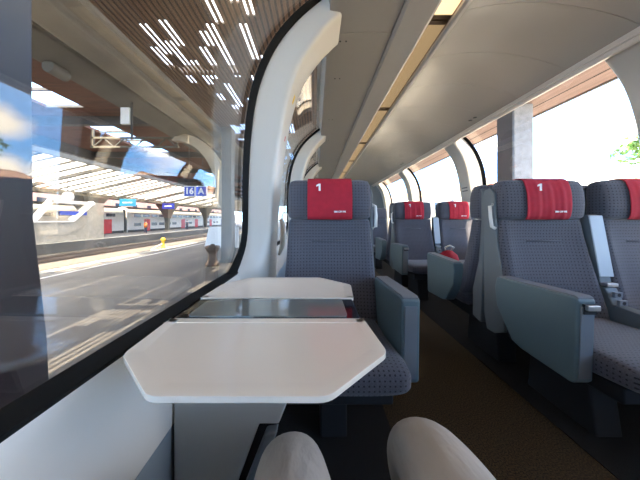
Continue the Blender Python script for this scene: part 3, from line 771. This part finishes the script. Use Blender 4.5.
for k, y in enumerate((12, 26, 40, 54, 68)):
    t = thing('canopy_column', ['grey far platform column near the left of the photo', 'brown tapered column behind the stair wall', 'grey tapered column below the blue platform sign', 'grey tapered far column under the two small blue signs', 'most distant tapered column of the far platform'][k], 'column', (-24.6, y, PZ), 0, 'far platform columns')
    MB().rings([[(sx*a, sy*b, z) for sx, sy in ((-1, -1), (1, -1), (1, 1), (-1, 1))] for z, a, b in ((0, 0.25, 0.25), (2.0, 0.32, 0.32), (3.2, 0.6, 0.8), (4.4, 1.0, 1.6))]).obj('shaft', 'girder', t, bevel=0.05)
    MB().box(-0.35, 0.35, -0.35, 0.35, 0, 0.18).obj('plinth', 'concrete', t)

# near columns with curved brackets
M['arch'] = pm('beige_bracket_paint', (0.36, 0.31, 0.23), 0.65, var=0.1, vscale=3)
def column(name_label, x, y, mat='steel', w_=0.5):
    t = thing('platform_column', name_label, 'column', (x, y, PZ))
    MB().rings([[(sx*a, sy*a, z) for sx, sy in ((-1, -1), (1, -1), (1, 1), (-1, 1))] for z, a in ((0, w_*0.62), (0.12, w_*0.6), (0.14, w_*0.5), (4.0, w_*0.44), (6.2, w_*0.5))]).obj('shaft', mat, t, bevel=0.03)
    pts = []
    for i in range(11):
        a = i/10*PI/2
        pts.append((-0.1 - 2.3*(1-math.cos(a)), 3.1 + 2.85*math.sin(a)))
    inner = [(p[0]*0.99+0.12, p[1]+0.0) for p in pts]
    outer = [(p[0]-0.35*(1-i/12)-0.1, p[1]-0.32*(0.3+i/14)) for i, p in enumerate(pts)]
    MB().prism([(0.1, 2.4), (-0.22, 2.4)] + outer + list(reversed(inner)), 'y', -0.17, 0.17).obj('bracket', 'arch', t)
    return t
column('tall pale column with curved bracket beside the near window pillar', -4.05, 11.2)
column('similar curved-bracket column farther along the near platform', -4.05, 22.0)
dc = thing('roof_post', 'dark slate post filling the far left edge, just outside the window', 'column', (-2.95, 1.72, PZ))
MB().rings([[(sx*a, sy*b, z) for sx, sy in ((-1, -1), (1, -1), (1, 1), (-1, 1))] for z, a, b in ((0, 0.35, 0.66), (0.9, 0.35, 0.62), (2.0, 0.35, 0.51), (3.0, 0.35, 0.5), (6.19, 0.35, 0.5))]).obj('shaft', 'column', dc, bevel=0.03)

# hanging speaker, sign box, signs
hs = thing('loudspeaker', 'grey cylindrical loudspeaker hanging under the boarded roof', 'loudspeaker', (-6.45, 6.0, H+3.7))
MB().rings([[(0.15*math.cos(2*PI*j/24), y, 0.0+0.15*math.sin(2*PI*j/24)) for j in range(24)] for y in (-0.22, 0.22)]).obj('drum', 'steel', hs, smooth=True, bevel=0.02)
MB().box(-0.02, 0.02, -0.02, 0.02, 0.14, 0.30).obj('hanger', 'steel_dark', hs)
hb = thing('hanging_sign_box', 'small white sign panel hanging on a dark rod under the girders', 'sign', (-6.25, 8.0, H+3.05))
MB().box(-0.2, 0.10, -0.05, 0.05, 0.1, 0.65).obj('panel', 'clock', hb, bevel=0.01)
MB().box(0.12, 0.17, -0.025, 0.025, -0.4, 0.85).obj('rod', 'steel_dark', hb)
ts = thing('track_sign', 'hanging blue track sign reading 16 A above the near platform', 'sign', (-6.95, 14, H+1.3))
for dx, ch in ((-0.35, '16'), (0.33, 'A')):
    pnl = MB().box(dx-0.33, dx+0.33, -0.05, 0.05, 0, 0.62).obj('sign_panel', 'white', ts, bevel=0.01)
    MB().box(dx-0.29, dx+0.29, -0.056, -0.05, 0.04, 0.58).obj('blue_field', 'blue', pnl)
    text('lettering', ch, 0.50, 'white', pnl, (dx, -0.06, 0.31), (PI/2, 0, 0), 0.002, bold=0.018)
for dx in (-0.4, 0.4): MB().bar((dx, 0, 0.62), (dx, 0, BZ-H-1.3-0.0), 0.03).obj('hanger', 'steel_dark', ts)
for (x, y, w_, mat, lb) in ((-22.0, 36.0, 1.8, 'blue', 'blue platform name sign over the far platform'), (-22.0, 28.2, 1.9, 'cyan', 'light blue sign hanging left of the darker blue one')):
    t = thing('platform_sign', lb, 'sign', (x, y, H+1.5))
    MB().box(-w_/2, w_/2, -0.06, 0.06, 0, 0.85).obj('board', mat, t, bevel=0.02)
    for dx in (-0.6, 0.6): MB().bar((dx, 0, 0.85), (dx, 0, 1.70), 0.04).obj('hanger', 'steel_dark', t)
    MB().box(-w_*0.3, w_*0.3, -0.066, -0.06, 0.36, 0.5).obj('print_line', 'white', t)
ck = thing('station_clock', 'round white station clock above the stair wall', 'clock', (-20.9, 20.3, H+1.85))
MB().rings([[(r*math.cos(2*PI*j/28), y, r*math.sin(2*PI*j/28)) for j in range(28)] for y, r in ((0.1, 0.45), (-0.1, 0.45), (-0.1, 0.41), (-0.09, 0.41))]).obj('face', 'clock', ck)
MB().bar((0, -0.11, 0), (0.05, -0.11, 0.33), 0.03).bar((0, -0.11, 0), (0.2, -0.11, -0.06), 0.04).obj('hands', 'black', ck)
MB().bar((0, 0, 0.45), (0, 0, 1.62), 0.05).obj('hanger', 'steel_dark', ck)

# stair enclosure on the far platform
st = thing('stair_enclosure', 'pale concrete stair wall with slanted window on the far platform', 'stair wall', (-21.9, 0, PZ))
P_ = [(15.5, 0), (24.9, 0), (24.9, 3.62), (23.6, 3.62), (21.6, 1.76), (15.5, 1.76)]
MB().prism(P_, 'x', -0.3, 0).obj('wall', 'concrete', st)
MB().bar((0.0, 21.55, 1.86), (0.0, 23.55, 3.62), 0.5, 0.26).bar((0, 18.6, 1.86), (0, 19.9, 3.55), 0.4, 0.26).bar((0, 19.8, 3.5), (0, 23.7, 3.5), 0.4, 0.26).bar((0, 15.5, 1.78), (0, 21.6, 1.78), 0.34, 0.1).obj('coping', 'clock', st)
MB().add([(-0.1, 18.7, 1.8), (-0.1, 21.6, 1.8), (-0.1, 23.5, 3.5), (-0.1, 19.9, 3.5)], [(0, 1, 2, 3)]).obj('pane', 'glass', st, solid=0.02)
MB().box(-0.02, 0.04, 20.6, 23.0, 2.35, 2.7).obj('blue_band', 'blue', st)

# bollard, hydrant, white cabinet
bo = thing('iron_bollard', 'rusty brown waisted iron bollard on the near platform', 'bollard', (-4.42, 10.35, PZ))
MB().lathe([(0.30, 0), (0.30, 0.10), (0.24, 0.14), (0.19, 0.25), (0.155, 0.45), (0.165, 0.55), (0.27, 0.68), (0.31, 0.76), (0.31, 0.82), (0.26, 0.85), (0.10, 0.86), (0.08, 0.92), (0.0, 0.93)]).obj('body', 'rust', bo, smooth=True)
hy = thing('yellow_hydrant', 'small yellow hydrant post at the near platform edge', 'hydrant', (-10.6+0.35, 16.2, PZ+0.012))
MB().lathe([(0.14, 0), (0.14, 0.05), (0.09, 0.07), (0.09, 0.5), (0.15, 0.52), (0.13, 0.68), (0.0, 0.76)], n=16).obj('post', 'yellow', hy, smooth=True)
MB().tube([(0, 0, 0.35), (-0.1, -1.1, 0.05)], 0.04, 8).obj('hose', 'kerb', hy)
cb = thing('white_bench_screen', 'low white sloping screen behind the iron bollard', 'screen', (-4.9, 12.6, PZ))
MB().prism([(-0.9, 0.5), (0.9, 0.5), (0.9, 1.6), (-0.65, 1.6)], 'y', -0.05, 0.05).obj('panel', 'clock', cb, bevel=0.03)
for dx in (-0.6, 0.7): MB().box(dx-0.03, dx+0.03, -0.03, 0.03, 0, 0.52).obj('leg', 'steel', cb)

# people far away
def small_person(label, loc, top, rz=0):
    t = thing('person', label, 'person', loc, rz)
    V = [(0, 0, 0.92), (0, 0, 1.15), (0, 0, 1.38), (0, 0, 1.50), (0, 0.01, 1.62), (0, 0.01, 1.70),
         (0.09, 0, 0.86), (0.10, 0.03, 0.48), (0.10, 0, 0.08), (0.10, 0.14, 0.04), (-0.09, 0, 0.86), (-0.12, 0.1, 0.48), (-0.12, -0.05, 0.08), (-0.12, 0.09, 0.04),
         (0.19, 0, 1.38), (0.24, 0.02, 1.12), (0.22, 0.16, 0.92), (0.22, 0.20, 0.85), (-0.19, 0, 1.38), (-0.25, 0, 1.12), (-0.24, 0.1, 0.88), (-0.24, 0.13, 0.80)]
    E_ = [(0, 1), (1, 2), (2, 3), (3, 4), (4, 5), (0, 6), (6, 7), (7, 8), (8, 9), (0, 10), (10, 11), (11, 12), (12, 13), (2, 14), (14, 15), (15, 16), (16, 17), (2, 18), (18, 19), (19, 20), (20, 21)]
    R_ = [0.14, 0.13, 0.15, 0.06, 0.095, 0.085, 0.09, 0.06, 0.045, 0.04, 0.09, 0.06, 0.045, 0.04, 0.06, 0.045, 0.035, 0.035, 0.06, 0.045, 0.035, 0.035]
    skin_body('body', V, E_, R_, 'skin', t, 1)
    MB().rings([se_ring(0, 0, z, a, b, n=16, pw=2.5) for z, a, b in ((0.88, 0.19, 0.15), (1.15, 0.18, 0.145), (1.4, 0.22, 0.16), (1.48, 0.1, 0.09))]).obj('jacket', top, t, smooth=True)
    for s_ in (-1, 1):
        MB().tube([(s_*0.09, 0, 0.9), (s_*0.11, 0.04, 0.48), (s_*0.11, -0.0, 0.1)], [0.11, 0.08, 0.065], 12).obj('trouser_leg', 'jeans', t, smooth=True)
    MB().lathe([(0.0, 0.13), (0.07, 0.11), (0.105, 0.05), (0.105, 0.0), (0.08, -0.02)], (0, -0.01, 1.66), 14).obj('hair', 'hair', t, smooth=True)
    return t
small_person('distant person in orange top standing on the far platform', (-23.0, 32.6, PZ), 'orange')
small_person('tiny distant person in dark clothes right of the far platform column', (-23.2, 43.5, PZ), 'jeans', 0.6)

# double-deck train beyond the far platform
def coach(i, y0, label, doors, bl=None):
    t = thing('train_coach', label, 'train', (-30.9, y0, PZ-0.5), 0, 'double-deck coaches beyond the far platform')
    Ln = 25.6
    body = [(-1.4, 0.25), (1.4, 0.25), (1.4, 3.3), (1.15, 4.05), (0.7, 4.3), (-0.7, 4.3), (-1.15, 4.05), (-1.4, 3.3)]
    MB().prism(body, 'y', 0, Ln).obj('body', 'train', t, bevel=0.08)
    MB().prism([(-1.41, 0.0), (1.41, 0.0), (1.41, 0.75), (-1.41, 0.75)], 'y', 0.1, Ln-0.1).obj('skirt', 'skirt', t)
    MB().box(-1.1, 1.1, 0.4, Ln-0.4, 4.28, 4.42).obj('roof', 'steel', t)
    for k in range(11):
        y = 1.4 + k*2.1
        for z0, z1 in ((1.35, 1.85), (2.85, 3.3)):
            if any(abs(y+0.8-d) < 1.4 for d in doors) and z0 < 2: continue
            MB().box(1.38, 1.425, y, y+1.55, z0, z1).obj('window', 'pane_dark', t, bevel=0.02)
    for d in doors: MB().box(1.38, 1.43, d-0.75, d+0.75, 0.45, 2.45).obj('door', 'trainred' if not bl or d != bl else 'trainblue', t, bevel=0.03)
    for k in range(4):
        y = (3, 5.5, Ln-5.5, Ln-3)[k]
        MB().rings([[(sx, y+0.42*math.cos(2*PI*j/20), -0.02+0.42*math.sin(2*PI*j/20)) for j in range(20)] for sx in (1.1, 1.25)]).obj('wheel', 'skirt', t)
    MB().box(-1.2, 1.2, Ln, Ln+0.5, 0.5, 4.0).obj('gangway', 'skirt', t)
coach(0, 11.5, 'leftmost white double-deck coach, beside the stair wall', (4.0, 22.6))
coach(1, 37.7, 'middle white double-deck coach with red doors', (4.5, 16.0, 22.0))
coach(2, 63.9, 'farthest white double-deck coach with a blue door', (4.0, 12.0, 20.0), 12.0)

# distant station buildings on the left
def building(name, label, x0, x1, y0, y1, h, wall_, roof_, face, nx_, nz, ww=1.1, wh=1.6):
    t = thing(name, label, 'building', ((x0+x1)/2, (y0+y1)/2, PZ-0.85))
    a, b = (x1-x0)/2, (y1-y0)/2
    MB().box(-a, a, -b, b, 0, h).obj('wall', wall_, t)
    MB().prism([(-a-0.4, h), (a+0.4, h), (0, h+min(a, 6)*0.45)], 'y', -b-0.4, b+0.4).obj('roof', roof_, t)
    fx = a if face > 0 else -a
    for i in range(nx_):
        y = -b + (i+0.5)*2*b/nx_
        for j in range(nz):
            z = 1.2 + j*(h-1.0)/nz
            xx = sorted((fx-0.05*face, fx+0.06*face))
            MB().box(xx[0], xx[1], y-ww/2, y+ww/2, z, z+wh).obj('window', 'pane_dark', t)
building('station_building', 'long salmon building behind the double-deck train', -46, -36, 5, 95, 6.8, 'salmon', 'tile', 1, 22, 2)

# ================================================================ OUTSIDE, RIGHT
struct(MB().box(2.9, 9.0, -30, 130, PZ-0.9, PZ).obj('platform', 'grass'))
struct(MB().box(9.0, 110, -60, 200, PZ-0.84, PZ-0.5).obj('yard', 'grass'))
rc = thing('timber_canopy', 'pinkish timber canopy above the right platform', 'canopy')
RZ = H + 2.45
MB().box(2.45, 5.2, -20, 60, RZ, RZ+0.14).obj('boards', 'pinkboard', rc)
mb = MB()
for xx in (3.6, 4.0, 4.4, 4.8): mb.box(xx-0.012, xx+0.012, -20, 60, RZ-0.004, RZ)
mb.obj('board_joints', 'deck', rc)
MB().box(5.2, 5.26, -20, 60, RZ-0.02, RZ+0.22).obj('fascia', 'steel', rc)
mb = MB()
for k in range(14): mb.box(3.3, 5.2, -15+5.5*k, -14.85+5.5*k, RZ+0.14, RZ+0.4)
mb.obj('joists', 'steel', rc)
def rcol(y, label):
    t = thing('canopy_post', label, 'column', (4.42, y, PZ), 0, 'posts of the right canopy')
    MB().box(-0.2, 0.2, -0.22, 0.22, 0, RZ-PZ-0.006).obj('shaft', 'colgrey', t, bevel=0.01)
    MB().box(-0.235, -0.2, -0.215, 0.22, 0.26, RZ-PZ-0.006).obj('dark_panel', 'dark_panel', t)  # thin darker panel over the shaft side facing the carriage
    MB().box(-0.24, 0.24, -0.26, 0.26, 0, 0.25).obj('plinth', 'concrete', t)
M['dark_panel'] = pm('dark_panel_grey', (0.09, 0.105, 0.12), 0.6)
M['colgrey'] = pm('post_concrete', (0.30, 0.31, 0.32), 0.8, var=0.2, vscale=8)
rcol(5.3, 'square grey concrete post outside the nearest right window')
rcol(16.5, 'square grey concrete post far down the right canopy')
building('distant_house', 'sunlit cream house outside the middle right window', 26, 36, 44, 62, 8.2, 'creamwall', 'tile', -1, 6, 2)
building('distant_house', 'pale row of houses outside the far right window', 24, 33, 66, 110, 8.8, 'creamwall', 'tile', -1, 12, 2)
building('distant_house', 'low cream house outside the nearest right window', 38, 50, 14, 36, 6.0, 'creamwall', 'tile', -1, 8, 1)
# tree
tt = thing('leafy_tree', 'green leafy tree at the right edge of the nearest right window', 'tree', (18.3, 11.4, PZ-0.5))
MB().tube([(0, 0, 0), (0.1, 0, 2.5), (0, 0.1, 4.5), (0.1, 0, 6.0)], [0.28, 0.22, 0.14, 0.05], 12).obj('trunk', 'bark', tt, smooth=True)
mb = MB()
for k in range(9):
    a = k*2.4; mb.tube([(0, 0, 3.2+0.3*k), (1.1*math.cos(a), 1.1*math.sin(a), 4.0+0.3*k), (1.9*math.cos(a), 1.9*math.sin(a), 4.3+0.35*k)], [0.09, 0.05, 0.02], 6)
mb.obj('branches', 'bark', tt)
mb = MB(); rnd = random.Random(3)
for c in [(rnd.uniform(-1.7, 1.7), rnd.uniform(-1.7, 1.7), rnd.uniform(5.3, 7.6), rnd.uniform(0.5, 0.9)) for _ in range(34)]:
    for _ in range(95):
        v = Vector((rnd.gauss(0, 1), rnd.gauss(0, 1), rnd.gauss(0, 1))).normalized()*c[3]*rnd.uniform(0.4, 1)
        p = Vector(c[:3]) + v; d = Vector((rnd.gauss(0, 1), rnd.gauss(0, 1), rnd.gauss(0, 1))).normalized()*0.16
        u = d.cross(Vector((rnd.gauss(0, 1), rnd.gauss(0, 1), rnd.gauss(0, 1)))).normalized()*0.08
        mb.add([p-d, p+u, p+d, p-u], [(0, 1, 2, 3)])
mb.obj('foliage', 'leaf', tt, fix=False)
